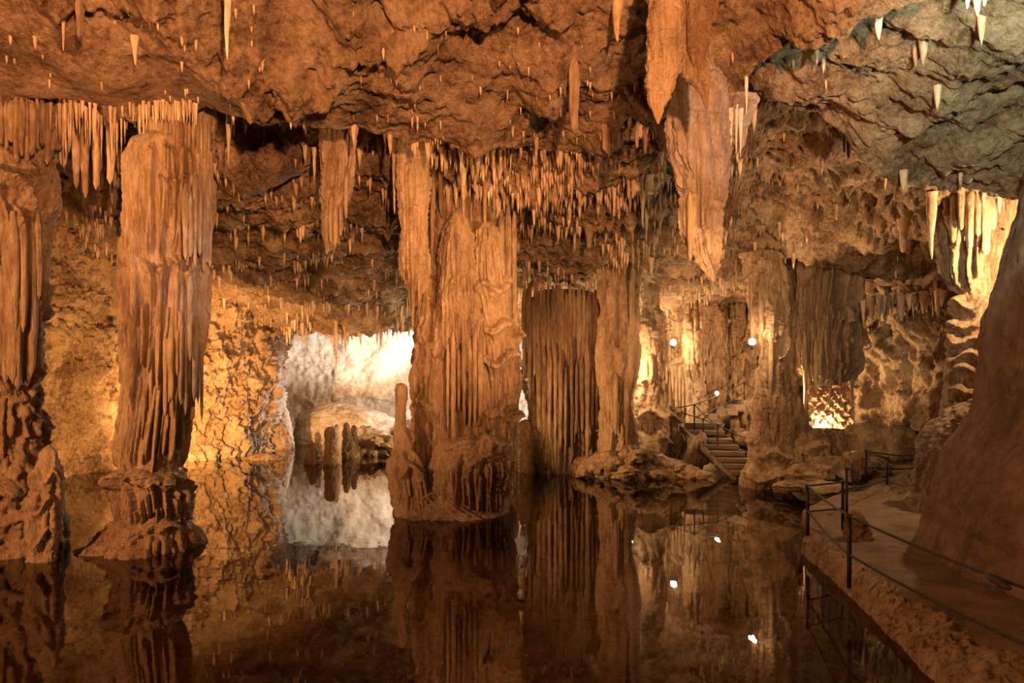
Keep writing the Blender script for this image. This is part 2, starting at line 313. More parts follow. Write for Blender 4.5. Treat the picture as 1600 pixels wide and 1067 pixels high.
# ------------------------------------------------------------------ shaft builder (flowstone bodies with organ-pipe relief)
def shaft(name, Yc, outl, mat, nth=220, nz=260, dr=.8, tiers=(), ledges=(), amp=.10, fine=.03, seed=0, z_ext=(0, 0), lean=0, round_top=0):
    """outl: rows (py, x_left, x_right) of the silhouette at distance Yc"""
    rnd = random.Random(seed)
    O = sorted(outl)
    pys = np.array([o[0] for o in O], float)
    zs = EYE+(HZ-pys)/F*Yc
    cx = (np.array([(o[1]+o[2])/2 for o in O])-800)/F*Yc; hw = np.array([(o[2]-o[1])/2 for o in O])/F*Yc
    z = np.linspace(zs[0]+z_ext[0], zs[-1]-z_ext[1], nz)
    cxz = np.interp(-z, -zs, cx); hz = np.interp(-z, -zs, hw)
    k = max(3, nz//60) | 1; ker = np.ones(k)/k
    sm = lambda a: np.convolve(np.pad(a, k//2, mode='edge'), ker, 'valid')
    cxz, hz = sm(cxz), sm(hz)
    if round_top:
        d = (z[0]-z)/round_top; hz = hz*np.where(d < 1, np.sqrt(np.clip(1-(1-d)**2, .0004, 1)), 1)
    t = np.linspace(-1, 1, nth, endpoint=False); phi = np.pi*t*(.6+.4*t*t)
    ph, zz = np.meshgrid(phi, z); hz = np.maximum(hz-.17*np.minimum(1, hz/.7), hz*.6); H = np.repeat(hz[:, None], nth, 1)
    Cx = np.repeat(cxz[:, None], nth, 1)
    bx = Cx+H*np.sin(ph); by = Yc-dr*H*np.cos(ph)
    D = np.zeros_like(ph)
    for (pt, pb, n, wr, pr) in tiers:
        zt0 = EYE+(HZ-pt)/F*Yc; zb0 = EYE+(HZ-pb)/F*Yc; Lz = zt0-zb0
        for i in range(n):
            p0 = -np.pi+2*np.pi*(i+.2+.6*rnd.random())/n; w = rnd.uniform(*wr) if n < 36 else math.pi*float(np.mean(hz))/n*rnd.uniform(.8, 1.35); pro = rnd.uniform(*pr)*1.6
            zt = zt0-rnd.random()**2*.5*Lz; zb = zb0+rnd.random()**1.5*.45*Lz; 
            if zt-zb < .15: continue
            r = np.where((z < zt+.02) & (z > zb))[0]
            if len(r) < 2: continue
            fr = (zt-z[r])/(zt-zb)
            wz = w*(.55+.45*(1-fr))*np.minimum(1, .25+fr*12)
            wz = wz*np.where(fr > .8, np.sqrt(np.clip((1-fr)/.2, 0.02, 1)), 1)
            pz = pro*np.minimum(1, fr*9)*np.where(fr > .9, np.sqrt(np.clip((1-fr)/.1, 0.0, 1)), 1)
            cz = p0+.05*math.sin(i*3.1)*np.sin(z[r]*1.3+i)
            hh = np.maximum(hz[r], .1)
            half = float((wz/hh).max())
            cols = np.where(np.abs((phi-p0+np.pi) % (2*np.pi)-np.pi) < half+.08)[0]
            if not len(cols): continue
            dd = ((phi[cols][None, :]-cz[:, None]+np.pi) % (2*np.pi)-np.pi)*hh[:, None]/wz[:, None]
            v = pz[:, None]*np.sqrt(np.clip(1-dd*dd, 0, 1))
            ix = np.ix_(r, cols); D[ix] = np.maximum(D[ix], v)
    for (lx, ly, lw, lp, up, down) in ledges:
        zl = EYE+(HZ-ly)/F*Yc; hl = float(np.interp(-zl, -zs, hw)); cl = float(np.interp(-zl, -zs, cx))
        xx = (lx-800)/F*Yc; p0 = math.asin(max(-1, min(1, (xx-cl)/hl))); wa = lw/F*Yc/hl
        dphi = (ph-p0+np.pi) % (2*np.pi)-np.pi
        a = np.clip(1-(dphi/wa)**2, 0, 1)**.5
        zl2 = zl+.12*np.sin(ph*5+ly)+.18*fbm(bx, by, 0*bx+ly, .5, 3)
        u = zz-zl2
        f = np.where(u > 0, np.sqrt(np.clip(1-(u/up)**2, 0, 1)), 1-.25*np.clip(-u/.05, 0, 1)-.75*np.clip((-u-.05)/down, 0, 1))
        rib = 1-.35*np.abs(np.sin(ph*hl/.07+2*np.sin(ph*3)))*(u < 0)
        D = np.maximum(D, lp*1.3*a*f*rib+.7*D)
    s = seed*3.7
    D = D+amp*fbm(bx+s, by, zz*.6, 1.1, 4)+amp*.45*fbm(bx, by+s, zz*.15, .28, 3, .55, True)+fine*fbm(bx, by+s, zz, .16, 3, .6, True)
    D = D*np.clip(H/.12, 0.15, 1)
    if round_top:      # displaced along a dome normal
        pass
    X = bx+D*np.sin(ph); Y = by-D*np.cos(ph); Z = zz+.25*D*0
    V = np.stack([X, Y, Z], -1).reshape(-1, 3)
    Fq = grid_faces(nz, nth, True)
    # closing discs
    top = len(V); V = np.vstack([V, [[cxz[0], Yc, z[0]+.01], [cxz[-1], Yc, z[-1]-.01]]])
    j = np.arange(nth); j2 = (j+1) % nth
    me = bpy.data.meshes.new(name)
    tri1 = np.stack([np.full(nth, top), j2, j, j], -1); 
    b = (nz-1)*nth; tri2 = np.stack([np.full(nth, top+1), b+j, b+j2, b+j2], -1)
    faces = [tuple(f) for f in Fq[:0]]
    V = V.astype(np.float32)
    nq = len(Fq); loops = np.concatenate([Fq.ravel(), tri1[:, :3].ravel(), tri2[:, :3].ravel()])
    starts = np.concatenate([np.arange(nq)*4, nq*4+np.arange(2*nth)*3])
    me.vertices.add(len(V)); me.vertices.foreach_set('co', V.ravel())
    me.loops.add(len(loops)); me.loops.foreach_set('vertex_index', loops.astype(np.int32))
    me.polygons.add(len(starts)); me.polygons.foreach_set('loop_start', starts.astype(np.int32))
    me.polygons.foreach_set('use_smooth', np.ones(len(starts), bool))
    me.update(calc_edges=True); me.validate(); me.materials.append(mat)
    return me
def body(parent, name, *a, **k):
    """a shaft as a part of a thing whose empty stands at parent.location"""
    me = shaft(name, *a, **k); lx, ly, lz = parent.location
    from mathutils import Matrix
    me.transform(Matrix.Translation((-lx, -ly, -lz)))
    o = bpy.data.objects.new(name, me); C.objects.link(o); o.parent = parent; return o

# ------------------------------------------------------------------ dripstone pieces (unit length, hanging from z=0 to z=-1)
def drip_mesh(seed, n=10, rings=16, knob=.12, blunt=.12, flute=.15, mat='drip', power=.8, head=1.0):
    rnd = np.random.RandomState(seed); t = np.linspace(0, 1, rings); th = np.linspace(0, 2*np.pi, n, endpoint=False)
    r = blunt+(1-blunt)*(1-t)**power; r = r*(1+knob*np.interp(t, np.linspace(0, 1, 9), rnd.uniform(-1, 1, 9)))
    r = r*np.minimum(1, head+t*5); r[-1] = .04
    R = r[:, None]*(1+flute*np.sin(th*3+rnd.rand()*6+2*t[:, None])+flute*.6*np.sin(th*5+rnd.rand()*6))
    bx = .5*np.interp(t, [0, .4, .7, 1], [0, rnd.uniform(-.3, .3), rnd.uniform(-.4, .4), rnd.uniform(-.3, .3)])
    V = np.stack([R*np.cos(th)+bx[:, None], R*np.sin(th), np.repeat(-t[:, None], n, 1)], -1)
    return mesh_np('stalactite', V, grid_faces(rings, n, True, True), M[mat])
DRIPS = [drip_mesh(s, knob=.22, blunt=.10, power=.85) for s in range(5)]
RODS = [drip_mesh(20+s, n=12, rings=18, knob=.12, blunt=.38, power=.8, flute=.12) for s in range(5)]
FLOWRODS = [drip_mesh(50+s, n=12, rings=18, knob=.10, blunt=.45, power=.6, flute=.10, mat='flow', head=.25) for s in range(4)]
DARKRODS = [drip_mesh(60+s, n=12, rings=18, knob=.10, blunt=.38, power=.7, flute=.12, mat='darkflow', head=.3) for s in range(4)]
GREYRODS = [drip_mesh(80+s, n=12, rings=18, knob=.10, blunt=.45, power=.6, flute=.10, mat='grey', head=.25) for s in range(3)]
PALE = [drip_mesh(70+s, n=12, rings=22, knob=.12, blunt=.12, power=.9, mat='pale') for s in range(2)]
def hang(name, x, y, z, length, r, meshes, rnd, parent=None):
    o = bpy.data.objects.new(name, rnd.choice(meshes)); C.objects.link(o)
    o.location = (x, y, z); o.scale = (r, r, length); o.rotation_euler = (0, 0, rnd.uniform(0, 6.28))
    if parent is not None: child_world(o, parent)
    return o
def rods_on(parent, name, Yc, outl, specs, meshes, rnd, dr=.8, prop=.92):
    """hanging rods on the front of a body; specs (px, py_top, py_bottom, radius)"""
    O = sorted(outl); pys = [o[0] for o in O]
    for (px, pt, pb, r) in specs:
        pm = min(max((pt+pb)/2, pys[0]), pys[-1])
        xl = np.interp(pm, pys, [o[1] for o in O]); xr = np.interp(pm, pys, [o[2] for o in O])
        c = (xl+xr)/2; h = (xr-xl)/2*prop; s = max(-1, min(1, (px-c)/max(h, 1)))
        y = Yc-dr*h/F*Yc*math.sqrt(max(0, 1-s*s)); x = (px-800)/F*y
        zt = EYE+(HZ-pt)/F*y; zb = EYE+(HZ-pb)/F*y
        hang(name, x, y, zt, zt-zb, r, meshes, rnd, parent)

R = random.Random(3)
WI, PR = (.05, .10), (.05, .12)
# ---- far left column
o1 = [(120,-110,84),(200,-90,78),(235,-100,72),(262,-110,80),(300,-100,88),(325,-90,84),(345,-60,70),(420,-50,62),(500,-60,52),(560,-60,50),(590,-80,60),(650,-80,62),(700,-80,66),(760,-110,88),(820,-120,92),(885,-130,88),(960,-150,84)]
A = empty('limestone_column', at(0, 850, 13.9), 'broad stepped limestone column cut by the left edge of the picture', 'column')
body(A, 'shaft', 14.3, [(p,a-0,b-6) for p,a,b in o1], M['flow'], nth=200, nz=340, tiers=[(130,250,46,WI,(.06,.14)),(320,600,30,(.06,.14),(.10,.26)),(600,720,30,WI,PR),(700,880,24,(.08,.2),(.04,.12))],
     ledges=[(30,262,80,.22,.12,.15),(60,290,60,.26,.12,.2),(20,318,90,.25,.12,.2),(30,615,70,.28,.3,.3),(60,655,50,.2,.2,.3),(30,760,60,.3,.3,.3),(70,800,40,.22,.2,.2),(20,850,90,.3,.3,.3)], amp=.16, fine=.04, seed=1)
rods_on(A, 'hanging_rib', 14.3, o1, [(4,320,560,.13),(20,330,600,.16),(36,340,520,.10),(50,335,590,.12),(28,440,610,.13),(60,330,470,.09),(8,450,600,.10),(44,470,600,.09)], FLOWRODS, R, prop=1.0)
rods_on(A, 'hanging_rib', 14.3, o1, [(x, 150+R.random()*10, 215+R.random()*50, R.uniform(.05,.09)) for x in range(2, 78, 8)], FLOWRODS, R, prop=1.0)
# its own stalagmite knob
o = [(695,72,80),(705,68,86),(740,64,90),(780,50,94),(830,46,94),(880,40,92),(930,36,90)]
S = empty('stalagmite', at(72, 870, 13.0), 'stubby stalagmite grown against the foot of the leftmost column', 'stalagmite')
body(S, 'shaft', 13.2, o, M['flow'], nth=90, nz=120, tiers=[(720,870,16,(.04,.08),(.03,.07))], ledges=[(76,745,22,.08,.08,.1),(70,790,26,.1,.08,.1),(70,840,30,.1,.08,.1)], amp=.07, seed=2, round_top=.2)

# ---- left column
oB = [(150,236,326),(205,205,322),(220,197,326),(260,195,330),(300,195,332),(360,196,326),(405,196,324),(450,197,322),(520,199,312),(560,200,303),(600,199,298),(650,194,292),(700,182,290),(730,178,288),(752,188,282),(790,196,282),(805,180,292),(825,164,298),(850,152,302),(872,148,304),(940,140,308)]
B = empty('limestone_column', at(228, 866, 14.0), 'tall fluted column with a waisted pedestal standing in the pool left of centre', 'column')
body(B, 'upper_shaft', 14.4, [r for r in oB if r[0] <= 730 and r[0] > 200]+[(205,205,250),(745,178,288)], M['flow'], nth=300, nz=420,
     tiers=[(225,430,54,(.045,.09),(.05,.10)),(400,620,48,(.05,.10),(.07,.15)),(560,735,44,(.05,.10),(.05,.11)),(300,700,14,(.06,.09),(.10,.16))],
     ledges=[(232,412,26,.10,.22,.7),(272,425,40,.12,.15,.5),(308,428,30,.12,.14,.5),(300,292,34,.10,.10,.3)], amp=.06, fine=.015, seed=3, round_top=.35)
body(B, 'pedestal', 14.4, [(725,192,280),(738,164,298),(752,172,296),(770,184,292),(795,190,292),(830,196,284)], M['flow'], nth=220, nz=120,
     tiers=[(748,830,56,(.04,.07),(.08,.16))], ledges=[(215,744,60,.24,.28,.1),(262,748,40,.22,.2,.1)], amp=.09, seed=4, round_top=.3)
body(B, 'foot', 14.4, [(790,204,272),(808,176,296),(835,160,304),(852,146,310),(872,140,314),(940,134,318)], M['flow'], nth=220, nz=150,
     tiers=[(818,900,60,(.04,.08),(.05,.10))], ledges=[(200,822,50,.14,.22,.12),(275,815,34,.16,.16,.12),(165,860,36,.18,.22,.14),(265,862,60,.2,.2,.14)], amp=.12, seed=5, round_top=.45)
body(B, 'capital', 15.0, [(120,225,345),(165,232,334),(200,236,328),(300,238,326),(330,240,318)], M['flow'], nth=160, nz=120, tiers=[(150,290,50,WI,PR)], ledges=[(285,225,70,.2,.2,.2)], amp=.12, seed=6)
rods_on(B, 'hanging_rib', 14.4, oB, [(x, 408+R.random()*14, 560+R.random()*120, R.uniform(.05,.085)) for x in (226,236,246,258,268,277)], FLOWRODS, R, prop=.98)
rods_on(B, 'hanging_rib', 14.6, oB, [(x, 184+.1*(x-235), 212+(x-235)*.45+R.random()*26, R.uniform(.035,.06)) for x in range(236, 330, 6)], FLOWRODS, R, prop=1.02)

rods_on(B, 'hanging_rib', 14.4, oB, [(x, R.uniform(260, 300), R.uniform(400, 430), R.uniform(.05,.08)) for x in (290,298,305,312,318,323,328)]+[(x, R.uniform(400, 430), R.uniform(560, 700), R.uniform(.05,.08)) for x in (283,290,297,303,309,315)], GREYRODS, R, prop=.96)
# ---- centre column
Cc = empty('limestone_column', at(712, 806, 18), 'massive central column with organ-pipe flutes rising from the pool', 'column')
oC = [(180,700,764),(300,696,766),(350,676,780),(420,662,790),(520,654,800),(600,652,806),(700,662,802),(790,668,798),(830,668,798)]
body(Cc, 'core', 19.9, oC, M['flow'], nth=240, nz=340, dr=.7, tiers=[(200,420,60,(.06,.12),(.06,.16)),(400,620,60,(.06,.13),(.06,.18)),(600,800,50,(.06,.12),(.06,.15))], amp=.14, seed=7)
body(Cc, 'front_shaft', 18.5, [(325,705,728),(345,696,736),(380,690,740),(450,682,746),(520,676,752),(600,672,762),(680,668,772),(740,668,776)], M['flow'], nth=220, nz=320, dr=.9,
     tiers=[(340,560,56,(.05,.09),(.03,.07)),(520,720,44,(.06,.11),(.07,.16))], ledges=[(716,480,24,.12,.5,.5),(712,555,26,.12,.3,.3),(690,548,20,.12,.2,.3)], amp=.09, seed=8, round_top=.5)
body(Cc, 'right_shaft', 18.7, [(345,748,774),(400,744,782),(450,742,790),(520,744,800),(600,748,806),(680,748,804),(760,750,800)], M['flow'], nth=200, nz=300, dr=.9,
     tiers=[(350,500,40,(.05,.08),(.04,.09)),(480,700,40,(.05,.09),(.05,.12))], ledges=[(772,455,30,.30,.2,.3),(786,520,28,.34,.25,.25),(780,570,30,.34,.2,.25),(770,640,40,.34,.3,.3),(795,655,24,.3,.2,.3)], amp=.10, seed=9, round_top=.4)
body(Cc, 'left_shaft', 18.7, [(420,664,684),(520,656,690),(560,652,694),(620,648,694),(680,650,700),(750,656,704)], M['flow'], nth=160, nz=240, dr=.9,
     tiers=[(500,640,26,(.05,.09),(.05,.12)),(620,760,24,(.05,.09),(.05,.12))], ledges=[(668,545,20,.14,.2,.3),(672,632,24,.2,.25,.35)], amp=.12, seed=10, round_top=.6)
body(Cc, 'pedestal', 18.3, [(668,700,772),(690,682,796),(720,670,800),(760,672,798),(800,676,796),(850,676,796)], M['flow'], nth=260, nz=200, dr=.75,
     tiers=[(705,810,70,(.05,.08),(.08,.16)),(690,760,40,(.05,.08),(.05,.1))], ledges=[(705,692,46,.2,.3,.3),(775,690,30,.22,.25,.3),(752,722,20,.2,.15,.2)], amp=.12, seed=11, round_top=.5)
body(Cc, 'foot', 18.3, [(742,640,690),(760,628,708),(785,618,760),(800,612,798),(812,612,800),(860,610,802)], M['flow'], nth=260, nz=130, dr=.8,
     tiers=[(775,830,60,(.04,.07),(.05,.1))], ledges=[(680,768,34,.22,.15,.2),(640,760,26,.2,.2,.3),(640,800,36,.15,.15,.08),(740,800,60,.18,.2,.08)], amp=.12, seed=12, round_top=.5)
rods_on(Cc, 'hanging_rib', 18.9, oC, [(652,210,420,.10),(641,215,480,.09),(632,220,400,.08),(664,300,520,.10),(676,270,440,.08),(688,250,330,.07),(742,215,300,.06),(784,330,470,.10),(794,320,520,.12),(803,330,500,.09),(724,280,345,.05),(758,280,350,.06),(772,250,330,.06)], FLOWRODS, R, prop=1.0)
rods_on(Cc, 'hanging_rib', 18.0, oC, [(x, 500+R.random()*60, 640+R.random()*60, R.uniform(.05,.08)) for x in (700,708,717,725,734,742,751)], FLOWRODS, R, prop=1.0)
o = [(598,619,633),(612,617,635),(640,618,634),(662,616,634),(668,614,638),(700,615,640),(712,612,648),(735,611,662),(770,612,672),(800,612,676),(840,610,680)]
S = empty('stalagmite', at(640, 800, 17.6), 'slim knobbly stalagmite rising on the left foot of the central column', 'stalagmite')
body(S, 'shaft', 17.7, o, M['flow'], nth=100, nz=200, tiers=[(700,800,22,(.05,.08),(.05,.1))], ledges=[(650,690,16,.12,.2,.2),(640,735,24,.15,.2,.2)], amp=.06, fine=.02, seed=13, round_top=.12)

# ---- curtain column right of the centre
oD = [(455,826,930),(470,818,938),(520,816,942),(600,822,944),(680,830,944),(745,834,940),(800,834,940)]
Dd = empty('limestone_column', at(885, 745, 26), 'dark fluted curtain column with stepped hanging ribs just right of the central column', 'column')
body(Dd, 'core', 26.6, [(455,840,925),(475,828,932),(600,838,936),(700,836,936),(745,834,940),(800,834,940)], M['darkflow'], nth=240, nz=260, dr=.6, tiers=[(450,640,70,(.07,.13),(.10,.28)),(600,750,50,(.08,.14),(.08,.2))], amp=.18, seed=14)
rods = []
for i, x in enumerate(np.linspace(819, 938, 34)):
    rods.append((x+R.uniform(-2,2), 440+R.uniform(0,26), R.choice([560,600,640,575])+R.uniform(-20,30) if x < 900 else 640+R.uniform(-50,70), R.uniform(.08,.13)))
rods_on(Dd, 'hanging_rib', 26.3, oD, rods, DARKRODS, R, dr=.6, prop=1.0)
rods_on(Dd, 'hanging_rib', 26.0, oD, [(x, 520+R.random()*60, 660+R.random()*80, R.uniform(.07,.13)) for x in (842,850,859,868,876,884,893,901,909,917,925,932)], DARKRODS, R, dr=.6, prop=.9)

# ---- slender column
oE = [(280,935,1004),(330,938,998),(400,940,994),(480,942,990),(560,942,988),(640,944,984),(720,944,984),(770,944,984)]
E = empty('limestone_column', at(965, 722, 25), 'slender smooth column reaching from the rubble islet to the ceiling', 'column')
body(E, 'shaft', 25.4, oE, M['flow'], nth=200, nz=300, dr=.8, tiers=[(290,470,22,(.10,.2),(.08,.2)),(430,720,20,(.10,.22),(.08,.2))], amp=.14, seed=15)
rods_on(E, 'hanging_rib', 25.2, oE, [(946,300,420,.10),(960,310,400,.10),(975,305,450,.12),(986,300,560,.14),(996,310,500,.10),(962,580,680,.12),(978,560,700,.12)], FLOWRODS, R, prop=1.0)

# ---- knobbly column behind the islet, and the pipe-organ pieces behind it
def simple_column(label, Y, outl, mat, tiers, ledges=(), seed=0, dr=.8, nth=150, nz=200, amp=.16, rt=0, rods=(), rodm=None, name='limestone_column', cat='column', fine=.04):
    px = (outl[-1][1]+outl[-1][2])/2
    e = empty(name, at(px, outl[-1][0], Y), label, cat)
    body(e, 'shaft', Y, outl, mat, nth=nth, nz=nz, dr=dr, tiers=tiers, ledges=ledges, amp=amp, seed=seed, round_top=rt, fine=fine)
    if rods: rods_on(e, 'hanging_rib', Y-.15, outl, rods, rodm or FLOWRODS, R, dr=dr, prop=1.0)
    return e
simple_column('knobbly column with bulging foot behind the rubble islet', 27, [(440,1004,1028),(520,1002,1030),(580,1000,1034),(640,998,1036),(680,990,1038),(712,988,1038),(760,986,1040)], M['flow'],
     [(480,620,20,(.08,.14),(.06,.14)),(600,720,20,(.08,.14),(.06,.14))], [(1012,600,20,.2,.2,.3),(1020,650,22,.2,.2,.3),(1010,690,26,.35,.4,.3)], 20)
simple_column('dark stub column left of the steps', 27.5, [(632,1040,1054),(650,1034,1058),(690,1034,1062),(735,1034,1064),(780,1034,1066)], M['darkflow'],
     [(640,730,26,(.07,.12),(.05,.12))], [(1048,655,20,.2,.2,.3),(1048,690,24,.2,.2,.3)], 21, rt=.4)
simple_column('pale organ-pipe curtain in the background behind the steps', 31, [(470,1040,1120),(520,1046,1126),(560,1044,1130),(620,1060,1128),(660,1070,1120),(700,1075,1115)], M['flow'],
     [(480,620,60,(.08,.14),(.10,.25)),(560,700,50,(.08,.12),(.08,.2))], [(1080,570,40,.3,.3,.5)], 22, dr=.5,
     rods=[(1042+i*5.2, 540+12*abs(math.sin(i)), 600+50*abs(math.sin(i*1.7))+i, .10) for i in range(16)])
simple_column('narrow column with a hanging fringe beside the background lamp niche', 30, [(430,1062,1106),(480,1075,1098),(540,1074,1100),(600,1072,1102),(680,1070,1104)], M['flow'], [(440,600,30,(.06,.1),(.06,.14))], (), 23, dr=.7)
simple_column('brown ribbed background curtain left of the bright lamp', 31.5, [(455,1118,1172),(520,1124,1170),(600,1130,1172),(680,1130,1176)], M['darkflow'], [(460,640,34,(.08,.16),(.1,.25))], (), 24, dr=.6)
oI = [(395,1150,1222),(420,1168,1218),(470,1172,1218),(540,1186,1220),(600,1190,1214),(660,1188,1224),(700,1172,1232),(724,1166,1236),(745,1156,1238),(768,1154,1240),(810,1150,1244)]
I = simple_column('plain buff column with a rounded stepped foot below the bright lamp', 22.8, oI, M['flow'], [(400,560,26,(.08,.18),(.06,.16)),(560,700,26,(.07,.15),(.04,.12))],
     [(1178,688,14,.25,.25,.3),(1205,712,46,.2,.2,.15),(1180,742,34,.35,.35,.2),(1220,745,30,.3,.3,.2)], 25, nth=200, nz=260, rods=[(1176,420,560,.12),(1190,430,520,.12),(1204,440,620,.1)])
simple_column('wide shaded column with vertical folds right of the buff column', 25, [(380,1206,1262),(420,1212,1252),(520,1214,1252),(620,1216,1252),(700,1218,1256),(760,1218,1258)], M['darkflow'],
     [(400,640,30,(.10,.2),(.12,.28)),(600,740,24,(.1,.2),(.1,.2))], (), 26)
simple_column('broad brown column hung with folds above the glowing niche', 24.2, [(370,1262,1346),(410,1258,1340),(470,1250,1338),(540,1246,1336),(572,1246,1338),(592,1252,1332),(602,1262,1300)], M['flow'],
     [(380,600,46,(.10,.2),(.10,.26)),(500,640,34,(.08,.14),(.08,.2))], [(1300,500,50,.3,.6,.6)], 27, dr=.6, nth=200,
     rods=[(1258,520,640,.09),(1275,530,612,.08),(1297,540,640,.06),(1312,530,606,.08),(1331,520,640,.09)])
simple_column('low brown mound under the glowing niche', 24.6, [(668,1250,1336),(690,1236,1344),(720,1232,1350),(760,1226,1356),(800,1220,1360)], M['flow'], [(680,750,30,(.1,.2),(.06,.14))],
     [(1270,700,30,.2,.3,.2),(1310,720,30,.2,.3,.2)], 28, dr=.3, rt=.3, name='rock_mound', cat='rock')
for k, (x, pt, w_) in enumerate([(1268, 596, 9), (1287, 590, 11), (1306, 604, 9), (1322, 622, 8)]):
    simple_column(['stacked-plate stalagmite at the left of the glowing niche', 'brightest stacked-plate stalagmite in the middle of the glowing niche', 'slim stacked-plate stalagmite right of the brightest one in the niche', 'short stacked-plate stalagmite at the right end of the glowing niche'][k],
        25.9, [(pt, x-w_*.4, x+w_*.4), (pt+20, x-w_*.8, x+w_*.8), (pt+60, x-w_, x+w_), (690, x-w_*1.1, x+w_*1.1), (720, x-w_*1.1, x+w_*1.1)], M['drip'], (),
        [(x, pt+10+j*9, 20, .10, .06, .08) for j in range(9)], 30+k, nth=60, nz=150, amp=.04, rt=.1, name='stalagmite', cat='stalagmite')
simple_column('pillar of stacked cauliflower ledges beside the large brown rock face', 17.6, [(250,1480,1600),(300,1478,1590),(360,1486,1580),(420,1496,1560),(470,1500,1560),(520,1500,1560),(580,1484,1560),(640,1468,1560),(700,1460,1560),(780,1450,1560)], M['flow'],
     [(280,460,40,(.06,.12),(.10,.25))], [(1500,480+j*26, 40, .22, .14, .12) for j in range(8)], 40, nth=160, nz=260,
     rods=[(1480,290,350,.09),(1490,300,380,.10),(1502,290,360,.09),(1516,290,390,.12),(1528,290,370,.10),(1540,285,400,.14),(1552,280,360,.12),(1564,270,350,.12),(1575,260,330,.10)])
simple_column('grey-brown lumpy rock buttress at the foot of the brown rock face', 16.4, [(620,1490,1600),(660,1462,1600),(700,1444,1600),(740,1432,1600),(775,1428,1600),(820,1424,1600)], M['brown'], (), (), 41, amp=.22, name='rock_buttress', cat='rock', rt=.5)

# ------------------------------------------------------------------ big hanging formations
def hanging(label, Y, outl, mat, tiers, seed, dr=.5, rods=(), nth=160, nz=220, amp=.08, meshes=None, name='hanging_drapery', cat='drapery', ledges=()):
    e = empty(name, at((outl[0][1]+outl[0][2])/2, outl[0][0], Y), label, cat)
    body(e, 'body', Y, outl, mat, nth=nth, nz=nz, dr=dr, tiers=tiers, amp=amp, seed=seed, ledges=ledges)
    if rods: rods_on(e, 'hanging_rib', Y-.1, outl, rods, meshes or FLOWRODS, R, dr=dr, prop=1.0)
    return e
hanging('large smooth orange drapery with a slanting torn hem at the top, near the centre right', 10.6, [(-60,1014,1060),(0,1014,1062),(100,1014,1062),(130,1015,1052),(160,1016,1043),(180,1022,1034),(193,1027,1030)], M['flow'],
     [(-60,150,14,(.06,.12),(.01,.03))], 50, dr=.45, amp=.04)
hanging('folded orange drapery behind the slanting one, with a straight right edge', 10.9, [(-60,1050,1112),(0,1050,1112),(90,1050,1110),(112,1062,1109),(150,1096,1108),(170,1102,1107)], M['flow'],
     [(-60,120,16,(.05,.1),(.03,.08))], 51, dr=.4, amp=.04)
hanging('long grey-brown stalactite mass hanging below the orange draperies', 13.2, [(60,1064,1116),(140,1062,1122),(200,1060,1124),(216,1066,1122),(260,1068,1122),(330,1068,1122),(370,1070,1122),(400,1080,1120),(420,1096,1119),(442,1112,1117)], M['grey'],
     [(100,330,34,(.05,.1),(.05,.13)),(300,430,24,(.05,.09),(.05,.11))], 52, dr=.6, amp=.12, rods=[(1060,90,210,.08),(1078,300,408,.07)])
hanging('pale greenish dripstone fringe under the ceiling lip right of the grey stalactite mass', 13.2, [(150,1120,1182),(180,1124,1168),(205,1128,1162),(222,1140,1160),(238,1150,1158)], M['grey'],
     [(150,235,20,(.04,.07),(.04,.1))], 53, dr=.3, amp=.1, rods=[(1142,170,236,.05),(1150,165,242,.05),(1157,170,246,.05),(1130,170,225,.04),(1166,120,180,.04)], meshes=PALE)
hanging('stepped orange stalactite cluster hanging in the dark recess between the left and central columns', 17.2, [(120,506,556),(200,507,552),(280,506,548),(340,504,536),(370,507,530),(392,511,516)], M['flow'],
     [(150,330,26,(.04,.08),(.05,.12))], 54, dr=.6, rods=[(511,330,398,.07),(524,320,388,.07),(541,270,342,.06),(532,320,370,.05),(517,300,380,.06)])
hanging('dark rock boss hanging from the recess behind the ceiling lip', 18.3, [(150,330,520),(200,345,508),(240,350,500),(270,360,470),(290,372,430),(302,385,400)], M['ceiling'], (), 55, dr=.6, amp=.28, name='rock_boss', cat='rock')
hanging('ragged rib cluster hanging at the left edge of the central column', 17.6, [(170,628,664),(230,630,662),(330,634,660),(420,638,658),(480,644,656)], M['flow'], [(200,460,22,(.05,.08),(.06,.14))], 56, dr=.6,
     rods=[(631,215,440,.06),(645,215,520,.07),(655,215,500,.07)])
hanging('spiky dripstone boss on the ceiling right of the slender column', 18.5, [(200,960,1050),(240,970,1040),(270,985,1030),(300,995,1018)], M['drip'], [(210,290,30,(.05,.09),(.05,.15))], 57, dr=.5, amp=.25,
     rods=[(975+i*7, 225+8*math.sin(i), 285+30*abs(math.sin(i*2.1)), .06) for i in range(9)])
hanging('cluster of spiky dripstone tilting from the lip by the slanting drapery', 15.6, [(160,950,1030),(190,955,1020),(215,962,1008)], M['drip'], [(170,215,20,(.04,.07),(.05,.1))], 58, dr=.4, amp=.2,
     rods=[(945,150,236,.08),(956,185,232,.06),(968,180,228,.06),(982,180,222,.06),(995,170,232,.06),(1008,180,240,.06),(950,190,240,.09)])

